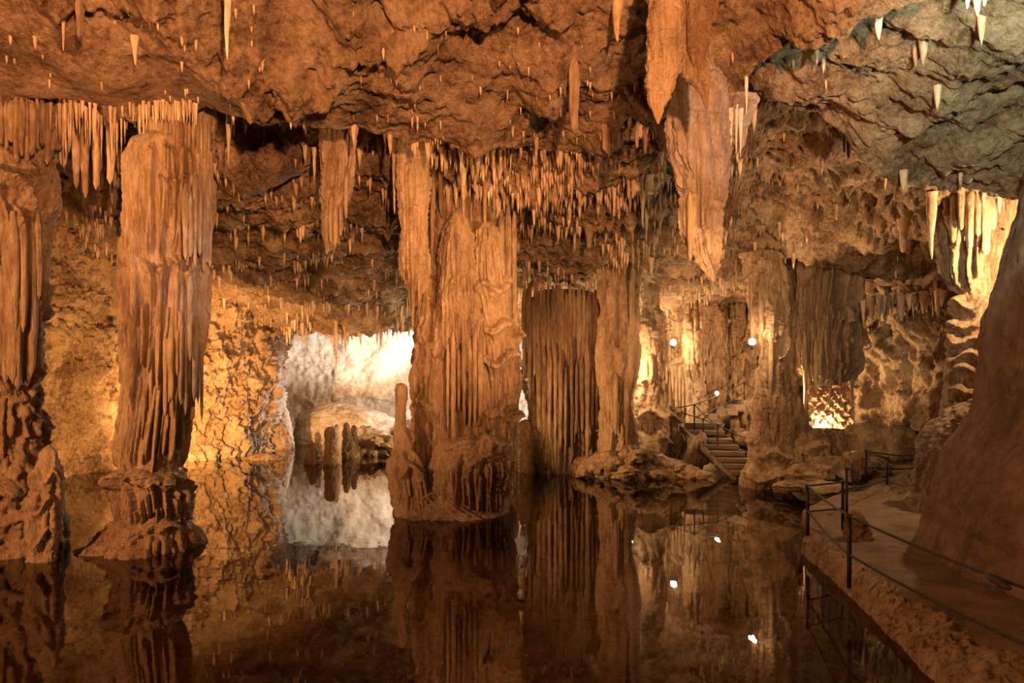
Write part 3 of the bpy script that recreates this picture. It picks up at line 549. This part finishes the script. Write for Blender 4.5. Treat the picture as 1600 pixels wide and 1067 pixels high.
# ------------------------------------------------------------------ single stalactites
def stal(px, pt, pb, w_px, label, meshes=DRIPS, group=None, Y=None, name='stalactite'):
    p = ceil_at(px, pt+2) if Y is None else None
    if p is None: p = at(px, pt, Y or 18)
    y = p[1]; ln = (pb-pt)/F*y; up = .15
    o = hang(name, (px-800)/F*y, y, EYE+(HZ-pt)/F*y+up, ln+up, w_px/2/F*y*1.15, meshes, R)
    return tag(o, label, 'stalactite', group, 'thing')
named = [
 (355,-30,93,13,'long pale whitish stalactite hanging from the top edge left of centre', PALE, 11.0),
 (99,-30,80,9,'straight orange stalactite, left one of the pair at the top left', DRIPS, 11.4),
 (124,-20,60,15,'dark crooked stalactite, right one of the pair at the top left', DARKRODS, 11.2),
 (211,70,102,11,'short blunt stalactite on the ceiling above the left column', DRIPS, None),
 (897,100,208,17,'bulbous forked stalactite on the near ceiling right of centre', FLOWRODS, None),
 (893,140,190,8,'thin companion on the left of the bulbous forked stalactite', DRIPS, None),
 (965,-20,66,24,'pointed stalactite cone at the top left of the slanting drapery', DRIPS, 12.0),
 (948,-20,30,16,'short stub stalactite left of the pointed cone at the top', RODS, 12.4),
 (838,222,258,6,'small lone stalactite on the lip right of the central column', DRIPS, None),
 (950,180,240,18,'tapering stalactite at the lip above the slender column', DRIPS, 16.4),
 (357,185,258,8,'thin lone stalactite hanging right of the left column', DRIPS, 15.4),
 (491,240,290,6,'thin dark stalactite on the rock boss', DRIPS, 17.4),
 (616,215,335,8,'long thin stalactite left of the central column, in the recess', DRIPS, 18.0),
 (724,272,332,9,'stalactite hanging onto the domed top of the central column', DRIPS, 18.2),
 (525,420,580,9,'long thin stalactite hanging before the white far chamber', DRIPS, 33.0),
 (540,492,550,9,'second stalactite from the left before the far chamber', DRIPS, 33.5),
 (560,490,528,9,'third stalactite from the left before the far chamber', DRIPS, 33.5),
 (897,335,392,8,'pale stalactite between the central and slender columns', DRIPS, 21.5),
 (878,340,375,6,'small stalactite left of the pale one between the columns', DRIPS, 21.5),
 (1120,150,205,9,'grey stub stalactite right of the grey stalactite mass', PALE, 13.4),
 (1326,186,248,9,'dark stalactite pair hanging behind the grey-green ceiling step', DARKRODS, 14.9),
 (1456,310,405,16,'bright stalactite hanging left of the lit curtain on the right', DRIPS, 17.4),
 (1412,350,395,14,'stubby glowing stalactite left of the bright one on the right', RODS, 19.5),
 (1319,190,240,5,'thin dark stalactite beside the pair under the grey-green step', DARKRODS, 14.9),
 (1004,300,355,7,'white-tipped stalactite right of the slender column top', PALE, 19),
 (1010,310,382,8,'orange stalactite just beyond the white-tipped one', DRIPS, 20),
 (1527,-10,26,18,'pale green stalactite at the top right corner', PALE, 9.6),
 (1512,-14,14,14,'smaller pale green stalactite left of the corner one', PALE, 9.6),
 (1538,-14,10,14,'stub of pale green dripstone right of the corner stalactite', PALE, 9.6),
 (1373,0,62,22,'pale green standing spur of rock on the grey-green ceiling ridge', PALE, 10.7),
]
for n in named: stal(n[0], n[1], n[2], n[3], n[4], n[5], Y=n[6])
# fringe along the lip at the left: each its own stalactite
def fringe(xs, pyf, len_f, w, label, group, meshes, Y=None):
    for x in xs:
        pt = pyf(x); stal(x, pt, pt+len_f(x), R.uniform(*w), label(x) if callable(label) else label, meshes, group, Y=Y(x) if Y else None)
fringe([80+i*3.3+R.uniform(-1.5,1.5) for i in range(70)], lambda x: 153+.05*x+R.uniform(-2,6), lambda x: R.choice([22,34,48,60,90] if x < 190 else [18,26,40,50])*R.uniform(.8,1.3), (4,7),
       lambda x: 'slender stalactite in the fringe under the lip, '+('beside the leftmost column' if x < 135 else 'midway between the two left columns' if x < 190 else 'just above the tall left column' if x < 250 else 'right of the tall left column'), 'fringe between the two left columns', DRIPS, lambda x: 13.9+R.uniform(-.1,.6))
fringe([100,118,133,150,172], lambda x: 165, lambda x: R.uniform(90,150), (12,20), lambda x: {100: 'leftmost', 118: 'second', 133: 'middle', 150: 'fourth', 172: 'rightmost'}[x]+' of the five thick ribs hanging behind the left stalactite fringe', 'thick ribs behind the left fringe', RODS, lambda x: 15.0)
fringe([652+R.uniform(0,330) for _ in range(60)], lambda x: 232+R.uniform(0,12), lambda x: R.uniform(12,34), (4,8), 'small stalactite under the near ceiling lip above the central column',
       'stalactites under the central lip', DRIPS, lambda x: 17.3+R.uniform(0,.8))
fringe([690+R.uniform(0,280) for _ in range(55)], lambda x: 268+R.uniform(0,40), lambda x: R.uniform(14,42), (5,9), 'small stalactite in the dark spiky fringe behind the central column top',
       'dark spiky fringe', DRIPS, lambda x: 19+R.uniform(0,2))
fringe([455+R.uniform(0,190) for _ in range(40)], lambda x: 482+R.uniform(0,20), lambda x: R.uniform(14,46), (6,11), 'small lit stalactite on the ceiling edge before the white far chamber',
       'lit stalactites before the far chamber', DRIPS, lambda x: 33+R.uniform(0,2))
fringe([1345+R.uniform(0,140) for _ in range(36)], lambda x: 470-.12*(x-1345)+R.uniform(0,8), lambda x: R.uniform(12,40), (6,12), 'small stalactite in the row over the dark niche at the right',
       'row over the dark right niche', DRIPS, lambda x: 22.5+R.uniform(0,1))
# the countless tiny drips as one rough mass
def tiny(n, seed):
    rnd = np.random.RandomState(seed); Vs, Fs = [], []; k = 6; base = 0
    i = rnd.randint(20, NU-20, n*3); j = rnd.randint(lip_row-70, NR-20, n*3)
    cnt = 0; th = np.arange(k)/k*2*np.pi
    dens = perlin(CE[i, j, 0]*.6, CE[i, j, 1]*.6, 0*i+3.)
    for a, b, dn in zip(i, j, dens):
        if cnt >= n: break
        p = CE[a, b]
        if 300 < pxs[a] < 640 and p[1] < 31 and rnd.rand() < .6: continue
        if dn < rnd.uniform(-.25, .35) or (b < lip_row and rnd.rand() < .75): continue
        if pxs[a] > 1130 and p[1] < 25 and rnd.rand() < (.97 if p[1] < 14.6 else .85): continue
        ln = rnd.uniform(.06, .22) if b < lip_row else rnd.uniform(.12, .55)*(1 if p[1] < 30 else 1.3); r = ln*rnd.uniform(.09, .17)+.012
        Vs.append(np.vstack([np.c_[p[0]+r*np.cos(th), p[1]+r*np.sin(th), np.full(k, p[2]+.08)], np.c_[p[0]+.6*r*np.cos(th), p[1]+.6*r*np.sin(th), np.full(k, p[2]-.5*ln)], [[p[0], p[1], p[2]-ln]]]))
        for q in range(k):
            q2 = (q+1) % k; Fs.append((base+q, base+k+q, base+k+q2)); Fs.append((base+q, base+k+q2, base+q2)); Fs.append((base+k+q, base+2*k, base+k+q2))
        base += 2*k+1; cnt += 1
    return mesh_np('tiny_stalactites', np.vstack(Vs), np.array(Fs), M['drip'])
tag(new_obj('tiny_stalactites', tiny(6500, 5)), 'countless tiny drips bristling from the cave ceiling', 'stalactites', None, 'stuff')

# ------------------------------------------------------------------ stalagmites in the far pool, boulders, islet
def stump(label, Y, outl, seed, mat='flow', name='stalagmite', cat='stalagmite', dr=.9, amp=.06, rt=.15, tiers=()):
    simple_column(label, Y, outl, M[mat], tiers, (), seed, nth=64, nz=80, dr=dr, amp=amp, rt=rt, name=name, cat=cat)
stump('low cone stalagmite, leftmost of the small group in the far pool', 29.2, [(690,485,492),(705,482,497),(722,474,502),(760,472,504)], 60)
stump('thin dark stalagmite behind the low cone in the far pool', 30.5, [(675,493,500),(700,492,503),(725,490,508),(760,490,508)], 61, 'darkflow')
stump('twin-horned stalagmite in the middle of the far pool', 29.0, [(666,508,528),(680,507,530),(700,507,531),(722,505,532),(760,504,532)], 62)
stump('horn on the right of the twin-horned stalagmite', 29.3, [(662,524,528),(680,522,530),(720,522,531),(750,522,531)], 63)
stump('finger-like stalagmite at the left end of the rubble heap', 31.5, [(660,538,545),(675,537,547),(695,536,556),(712,533,565),(740,530,566)], 64, 'darkflow')
stump('second finger-like stalagmite on the rubble heap', 31.7, [(664,550,556),(678,549,557),(700,546,562),(740,544,566)], 65, 'darkflow')
stump('thin yellow stalagmite seen through the gap right of the central column', 27.5, [(622,800,810),(660,799,812),(700,797,815),(730,796,817),(760,794,818)], 66)
stump('knobbly stalagmite at the left foot of the dark curtain column', 26.5, [(655,815,828),(680,812,834),(710,808,840),(745,806,842),(780,806,842)], 67)
stump('stepped rock ledge at the end of the left wall', 36, [(628,420,446),(650,412,452),(675,405,456),(690,402,458),(720,400,460)], 68, 'wall', 'rock_ledge', 'rock', .8, .2, .6)
stump('flat dark stones breaking the water at the left wall end', 31, [(708,388,432),(714,380,444),(722,376,450),(740,374,452)], 69, 'darkflow', 'flat_stone', 'rock', .5, .12, .25)
stump('large smooth boulder lying in the white far chamber', 41, [(628,490,560),(645,470,600),(665,462,630),(690,458,650),(720,456,652)], 70, 'far', 'boulder', 'boulder', .7, .35, 1.0)
def boulder_mesh(seed, n=44, m=30, mat='wall', rough=.42):
    th = np.linspace(0, 2*np.pi, n, endpoint=False); ph = np.linspace(.02, np.pi-.02, m)
    T, P_ = np.meshgrid(th, ph); x, y, z = np.sin(P_)*np.cos(T), np.sin(P_)*np.sin(T), np.cos(P_)
    d = 1+rough*fbm(x+seed*5, y, z, .9, 4)+rough*.3*fbm(x, y+seed*3, z, .45, 4, .6, True)
    return mesh_np('boulder', np.stack([x*d, y*d, z*d], -1), grid_faces(m, n, True, False), M[mat])
BM = [boulder_mesh(s) for s in range(5)]; BF = [boulder_mesh(10+s, mat='far') for s in range(3)]
def boulder(px, py, Y, wpx, hpx, label, group=None, meshes=BM, name='boulder', dr=.8):
    o = bpy.data.objects.new(name, R.choice(meshes)); C.objects.link(o); x, y, z = at(px, py, Y)
    o.location = (x, y, z); o.scale = (wpx/2/F*Y, wpx/2/F*Y*dr, hpx/2/F*Y); o.rotation_euler = (R.uniform(-.2,.2), R.uniform(-.2,.2), R.uniform(0, 6.28))
    return tag(o, label, 'boulder', group, 'thing')
boulder(632, 678, 38, 44, 34, 'pale boulder behind the slim stalagmite in the far chamber', None, BF)
boulder(575, 690, 34, 52, 40, 'lit rough boulder behind the finger-like stalagmites', None, BF)
boulder(640, 700, 33, 40, 30, 'pale broken block left of the central column foot', None, BM)
for i in range(14):
    boulder(560+i*5+R.uniform(-3,3), 700+R.uniform(-12,8), 32.2+R.uniform(-.5,.8), R.uniform(12,24), R.uniform(8,18), 'broken stone in the rubble heap before the far chamber', 'rubble heap before the far chamber')
# islet
isl = simple_column('rubble islet at the foot of the slender column', 25.8, [(700,930,1000),(716,900,1050),(732,895,1085),(744,890,1105),(752,890,1112),(790,885,1116)], M['wall'], (), (), 71, dr=.5, amp=.28, rt=.5, nth=240, nz=90, name='rubble_islet', cat='rock')
for i, (px, py, w_, h_) in enumerate([(955,722,44,30),(985,712,40,30),(1012,706,34,26),(930,735,40,26),(1032,722,30,22),(975,738,50,20),(1000,732,40,22),(1050,732,40,18),(1078,736,34,16),(1095,742,30,12),(915,740,34,22),(1025,742,36,14),(945,745,36,14),(1065,745,30,12)]):
    boulder(px, py, 25.0+R.uniform(-.5,.4), w_, h_, ['broad block leaning on the foot of the slender column', 'tall block crowning the rubble islet', 'upright block behind the crown of the rubble islet', 'block between the dark curtain column and the islet',
     'small block on the right shoulder of the rubble islet', 'long flat block at the front of the rubble islet', 'low block in the front middle of the rubble islet', 'slab sloping down the right half of the rubble islet', 'thin slab near the right tip of the rubble islet',
     'smallest flat block at the right tip of the rubble islet', 'block at the left end of the islet by the dark curtain column', 'flat block at the waterline right of the islet middle', 'block at the waterline left of the dark rounded stone', 'flat waterline block halfway along the right arm of the islet'][i], 'blocks of the rubble islet')
boulder(976, 744, 24.2, 17, 15, 'dark rounded stone at the waterline of the islet', None, [boulder_mesh(30, mat='darkflow')])
boulder(1198, 638, 27.5, 52, 34, 'rounded boulder with two dark hollows above the steps', None)
boulder(1188, 690, 26.2, 60, 30, 'low shaded boulder between the steps and the buff column')
for i, (px, py, Y, w_, h_) in enumerate([(1262,742,21,70,30),(1300,735,21.5,60,34),(1335,728,21.5,50,40),(1240,760,20.5,60,16),(1290,762,19.8,60,14),(1360,735,22,50,34),(1400,700,24,90,60),(1355,690,24.5,70,50)]):
    boulder(px, py, Y, w_, h_, ['broad shore rock right of the foot of the buff column', 'shore rock below the glowing niche', 'tall shore rock at the left of the far pavement', 'long flat shore rock at the waterline near the buff column',
     'thin flat rock at the waterline before the railing end', 'shore rock beside the far rope railing', 'biggest dark rock behind the far rope railing', 'rock behind the left post of the far rope railing'][i], 'shore rocks by the walkway')

# ------------------------------------------------------------------ walkway
W = empty('walkway', (6.3, 9.0, .4), 'brown concrete walkway with a rough stone edge along the right side of the pool', 'walkway')
def loft(name, Ls, nseg, nac, mat, parent, amp, fine, seed):
    """Ls: list of rails, each a list of (x,y,z) with equal counts"""
    A_ = np.array(Ls, float); nk = A_.shape[1]; t = np.linspace(0, nk-1, nseg); ks = np.arange(nk)
    Q = np.stack([np.stack([np.interp(t, ks, A_[r, :, c]) for c in range(3)], -1) for r in range(len(Ls))], 0)
    kk = 9; ker = np.ones(kk)/kk
    for r in range(Q.shape[0]):
        for c in range(3): Q[r, :, c] = np.convolve(np.pad(Q[r, :, c], 4, mode='edge'), ker, 'valid')
    u = np.linspace(0, len(Ls)-1, nac); rr = np.arange(len(Ls))
    V = np.stack([np.stack([np.interp(u, rr, Q[:, i, c]) for c in range(3)], -1) for i in range(nseg)], 0)
    n = fbm(V[..., 0]+seed, V[..., 1], V[..., 2], .8, 4)*amp+fine*fbm(V[..., 0], V[..., 1]+seed, V[..., 2], .15, 3, .6, True)
    V[..., 2] += n; V[..., 0] += n*.6
    from mathutils import Matrix
    me = mesh_np(name, V, grid_faces(nseg, nac), mat); l = parent.location; me.transform(Matrix.Translation((-l[0], -l[1], -l[2])))
    o = bpy.data.objects.new(name, me); C.objects.link(o); o.parent = parent; return o
ys = [-2, 4, 7.9, 9.2, 10.3, 11.9, 13.0, 13.9]
wx = [3.9, 4.2, 4.82, 5.08, 5.28, 5.55, 5.70, 5.85]          # waterline
kx = [4.5, 4.75, 5.15, 5.32, 5.45, 5.66, 5.80, 5.98]         # top of the rough edge
px_ = [4.85, 5.05, 5.4, 5.52, 5.62, 5.80, 5.92, 6.05]         # inner edge of the kerb
rx_ = [9, 9, 9, 9, 9, 9.2, 9.5, 9.6]
loft('kerb', [[(x-.25, y, -1.0) for x, y in zip(wx, ys)], [(x, y, 0.0) for x, y in zip(wx, ys)], [(x+.05, y, .22) for x, y in zip(wx, ys)], [(x, y, .34) for x, y in zip(kx, ys)], [(x, y, .40) for x, y in zip(px_, ys)], [(x+.1, y, .30) for x, y in zip(px_, ys)]],
     400, 60, M['wall'], W, .10, .05, 3)
loft('pavement', [[(x, y, .36) for x, y in zip(px_, ys)], [((x+r_)/2, y, .38) for x, r_, y in zip(px_, rx_, ys)], [(x, y, .42) for x, y in zip(rx_, ys)]], 260, 60, M['path'], W, .02, .006, 5)
far_l = [(5.90,12.4),(6.6,13.9),(6.62,15.2),(7.2,17.0),(9.0,19.0),(11.0,20.4)]
far_r = [(9.5,11.6),(9.6,13.9),(9.8,15.2),(10.4,16.2),(11.5,17.2),(14,18.4)]
loft('far_pavement', [[(x-.06, y, -.9) for x, y in far_l], [(x, y, .24) for x, y in far_l], [(x+.1, y, .32) for x, y in far_l], [((x+a)/2, (y+b)/2, .34) for (x, y), (a, b) in zip(far_l, far_r)], [(x, y, .36) for x, y in far_r]], 160, 60, M['path'], W, .04, .01, 7)
stump('short wedge-shaped stone standing on the walkway by the railing', 13.4, [(797,1328,1344),(815,1324,1350),(835,1322,1358),(856,1322,1368),(880,1322,1370)], 72, 'path', 'kerb_stone', 'rock', .8, .04, .12)

# ------------------------------------------------------------------ railings
def tube(name, pts, r, mat, parent, n=8):
    P = np.array(pts, float)-np.array(parent.location if parent else (0, 0, 0)); T = np.gradient(P, axis=0); T /= np.linalg.norm(T, axis=1)[:, None]
    up = np.array([0, 0, 1.]) if abs(T[:, 2]).mean() < .8 else np.array([1., 0, 0])
    A1 = np.cross(T, up); A1 /= np.linalg.norm(A1, axis=1)[:, None]; A2 = np.cross(T, A1); th = np.arange(n)/n*2*np.pi
    rr = np.broadcast_to(np.asarray(r, float), (len(P),))
    V = P[:, None, :]+rr[:, None, None]*(np.cos(th)[None, :, None]*A1[:, None, :]+np.sin(th)[None, :, None]*A2[:, None, :])
    V = V.reshape(-1, 3); V = np.vstack([V, P[0], P[-1]])
    me = bpy.data.meshes.new(name); q = [tuple(f) for f in grid_faces(len(P), n, True)]
    nn = len(P)*n; q += [(nn, (i+1) % n, i) for i in range(n)]+[(nn+1, nn-n+i, nn-n+(i+1) % n) for i in range(n)]
    me.from_pydata([tuple(v) for v in V], [], q); me.polygons.foreach_set('use_smooth', [True]*len(me.polygons)); me.materials.append(mat); me.update()
    o = bpy.data.objects.new(name, me); C.objects.link(o)
    if parent: o.parent = parent
    return o
def line(a, b, sag=0, n=24):
    a, b = np.array(a, float), np.array(b, float); t = np.linspace(0, 1, n)[:, None]; P = a+(b-a)*t; P[:, 2] -= 4*sag*(t*(1-t))[:, 0]; return P
def railing(label, posts, ropes, rp=.022, rr=.014, pmat='iron', loc=None):
    e = empty('rope_railing', posts[0][0] if loc is None else loc, label, 'railing')
    for (b, t_) in posts:
        b = np.array(b, float); t_ = np.array(t_, float); b[2] -= .06
        p = tube('post', line(b, t_, 0, 4), rp, M[pmat], e, 10)
        tube('post_cap', line(t_-np.array([0, 0, .03]), t_+np.array([0, 0, .03]), 0, 3), rp*1.45, M[pmat], e, 10)
    for (a, b, sag) in ropes: tube('rope', line(a, b, sag), rr, M['rope'], e)
    return e
def PP(px, pb, pt, Y): return (at(px, pb, Y), at(px, pt, Y))
n1 = PP(1327, 912, 806, 10.1); n0 = ((5.05, 6.0, .4), (5.05, 6.0, 1.42)); n2 = PP(1262, 832, 759, 13.5); n3 = PP(1317, 824, 753, 14.0); n4 = PP(1323, 800, 732, 16.0)
def mid(p, f=.47): return tuple(np.array(p[0])*(1-f)+np.array(p[1])*f)
rail = railing('near rope railing with black ropes along the pool edge of the walkway', [n0, n1, n2, n3, n4],
   [(n0[1], n1[1], .05), (n1[1], n2[1], .03), (n2[1], n3[1], 0), (mid(n0), mid(n1, .43), .06), (mid(n1, .43), mid(n2), .04), (mid(n2, .45), mid(n3, .42), 0)], .032, .019)
kn = at(1560, 908, 6.95); ks = tube('rope_knot', line((kn[0]-.01, kn[1]+.16, kn[2]+.03), (kn[0]+.0, kn[1]-.16, kn[2]-.03), 0, 9), np.array([.02,.034,.045,.05,.042,.05,.045,.03,.02]), M['rope'], rail)
f1, f2, f3, f4 = PP(1353, 752, 704, 20.5), PP(1386, 763, 715, 19.5), PP(1323, 790, 731, 16.2), PP(1432, 748, 712, 21)
railing('far rope railing where the walkway bends behind the brown rock face', [f1, f2, f4], [(f1[1], f2[1], 0), (f1[1], f4[1], .05), (mid(f1), mid(f4), .05), (mid(f1), mid(f2), 0), (mid(n4, .55), at(1385, 750, 19.5), .04)], .035, .02)

# ------------------------------------------------------------------ stone steps
ST = empty('stone_steps', at(1130, 745, 25), 'flight of stone steps climbing from the shore behind the rubble islet', 'stairs')
def slab(name, c, s, rz, mat, parent, seed=0):
    import bmesh
    bm = bmesh.new(); bmesh.ops.create_cube(bm, size=1)
    for v in bm.verts: v.co.x *= s[0]; v.co.y *= s[1]; v.co.z *= s[2]
    bmesh.ops.bevel(bm, geom=bm.edges[:], offset=min(s)*.15, segments=2, affect='EDGES')
    rr = random.Random(seed)
    for v in bm.verts: v.co += type(v.co)((rr.uniform(-.01,.01), rr.uniform(-.01,.01), rr.uniform(-.01,.01)))
    me = bpy.data.meshes.new(name); bm.to_mesh(me); bm.free(); me.materials.append(mat)
    o = bpy.data.objects.new(name, me); C.objects.link(o); o.location = c; o.rotation_euler = (0, 0, rz)
    if parent: child_world(o, parent)
    return o
for k, (px, py, Y, w_) in enumerate([(1098,664,27.6,56),(1104,676,27.1,54),(1116,688,26.6,54),(1126,698,26.1,54),(1136,708,25.6,52),(1146,718,25.2,50),(1154,728,24.8,48),(1164,738,24.4,46)]):
    slab('step', at(px, py, Y), (w_/F*Y, .62, .16), -.25, M['stone'], ST, k)
    slab('riser', tuple(np.array(at(px, py, Y))+np.array([0, .16, -.25])), (w_/F*Y*.96, .4, .34), -.25, M['bed'], ST, 40+k)
tube('stringer', [at(1062,668,27.4), at(1085,688,26.6), at(1110,712,25.6), at(1135,735,24.8), at(1152,750,24.3)], [.10,.12,.13,.13,.12], M['stone'], ST, 8)
boulder(1086, 712, 26.6, 44, 56, 'dark rock wedged under the stone steps', None, [boulder_mesh(31, mat='darkflow')])
ramp = empty('stone_ramp', at(1130, 655, 28), 'upper stone ramp climbing to the right above the steps', 'stairs')
for k, (px, py, Y) in enumerate([(1112,660,28.2),(1124,652,28.6),(1136,644,29),(1148,637,29.4),(1160,630,29.8)]): slab('step', at(px, py, Y), (.55, .9, .3), .2, M['stone'], ramp, 80+k)
s1, s2, s3, s4, s5 = PP(1085,670,632,27.2), PP(1163,628,597,29.6), PP(1121,706,664,25.9), PP(1099,690,655,26.6), PP(1044,660,637,27.8)
railing('dark rope railing beside the stone steps', [s1, s2, s3, s4, s5], [(s1[1], s2[1], .06), (mid(s1), mid(s2), .06), (s5[1], s4[1], .02), (s5[1], s1[1], .03), (s4[1], s3[1], .02), (s1[1], s3[1], .05), (s2[1], at(1190,612,29), .05), (s3[1], at(1180,690,25.5), .04)], .035, .022)

# ------------------------------------------------------------------ lamps in view
def lamp(px, py, Y, r, label, mat='bulb', aim=.0, power=0, col=WARM):
    x, y, z = at(px, py, Y)
    e = empty('cave_lamp', (x, y, z-.14), label, 'lamp')
    ms = boulder_mesh(99, 16, 10, mat, 0.0); o = bpy.data.objects.new('bulb', ms); C.objects.link(o); o.location = (0, 0, .14); o.scale = (r, r, r); o.parent = e
    t = tube('bracket', [(x, y+.02, z-.14-.10), (x, y+.02, z-.12), (x, y+.02, z-r*.8)], [.05, .05, r*.75], M['case'], e, 10)
    h = tube('hood', [(x, y+.02, z-.02), (x, y+.10, z), (x, y+.16, z)], [r*1.05, r*1.15, r*.5], M['case'], e, 12)
    if power: point('lamp_light', (x, y-.25, z+.05), power, col, .06)
    return e
lamp(1175, 534, 22.0, .11, 'brightest bare lamp glowing on the left side of the buff column', 'bulb', power=110)
lamp(1052, 535, 29.5, .13, 'glowing lamp under the niche of small columns in the background', 'bulb', power=220)
lamp(991, 583, 26.3, .10, 'glowing lamp in the gap right of the slender column', 'bulb', power=160)
lamp(1120, 614, 28.5, .08, 'small greenish-white lamp above the stone steps', 'bulbgreen', power=25, col=(.9,1,.8))
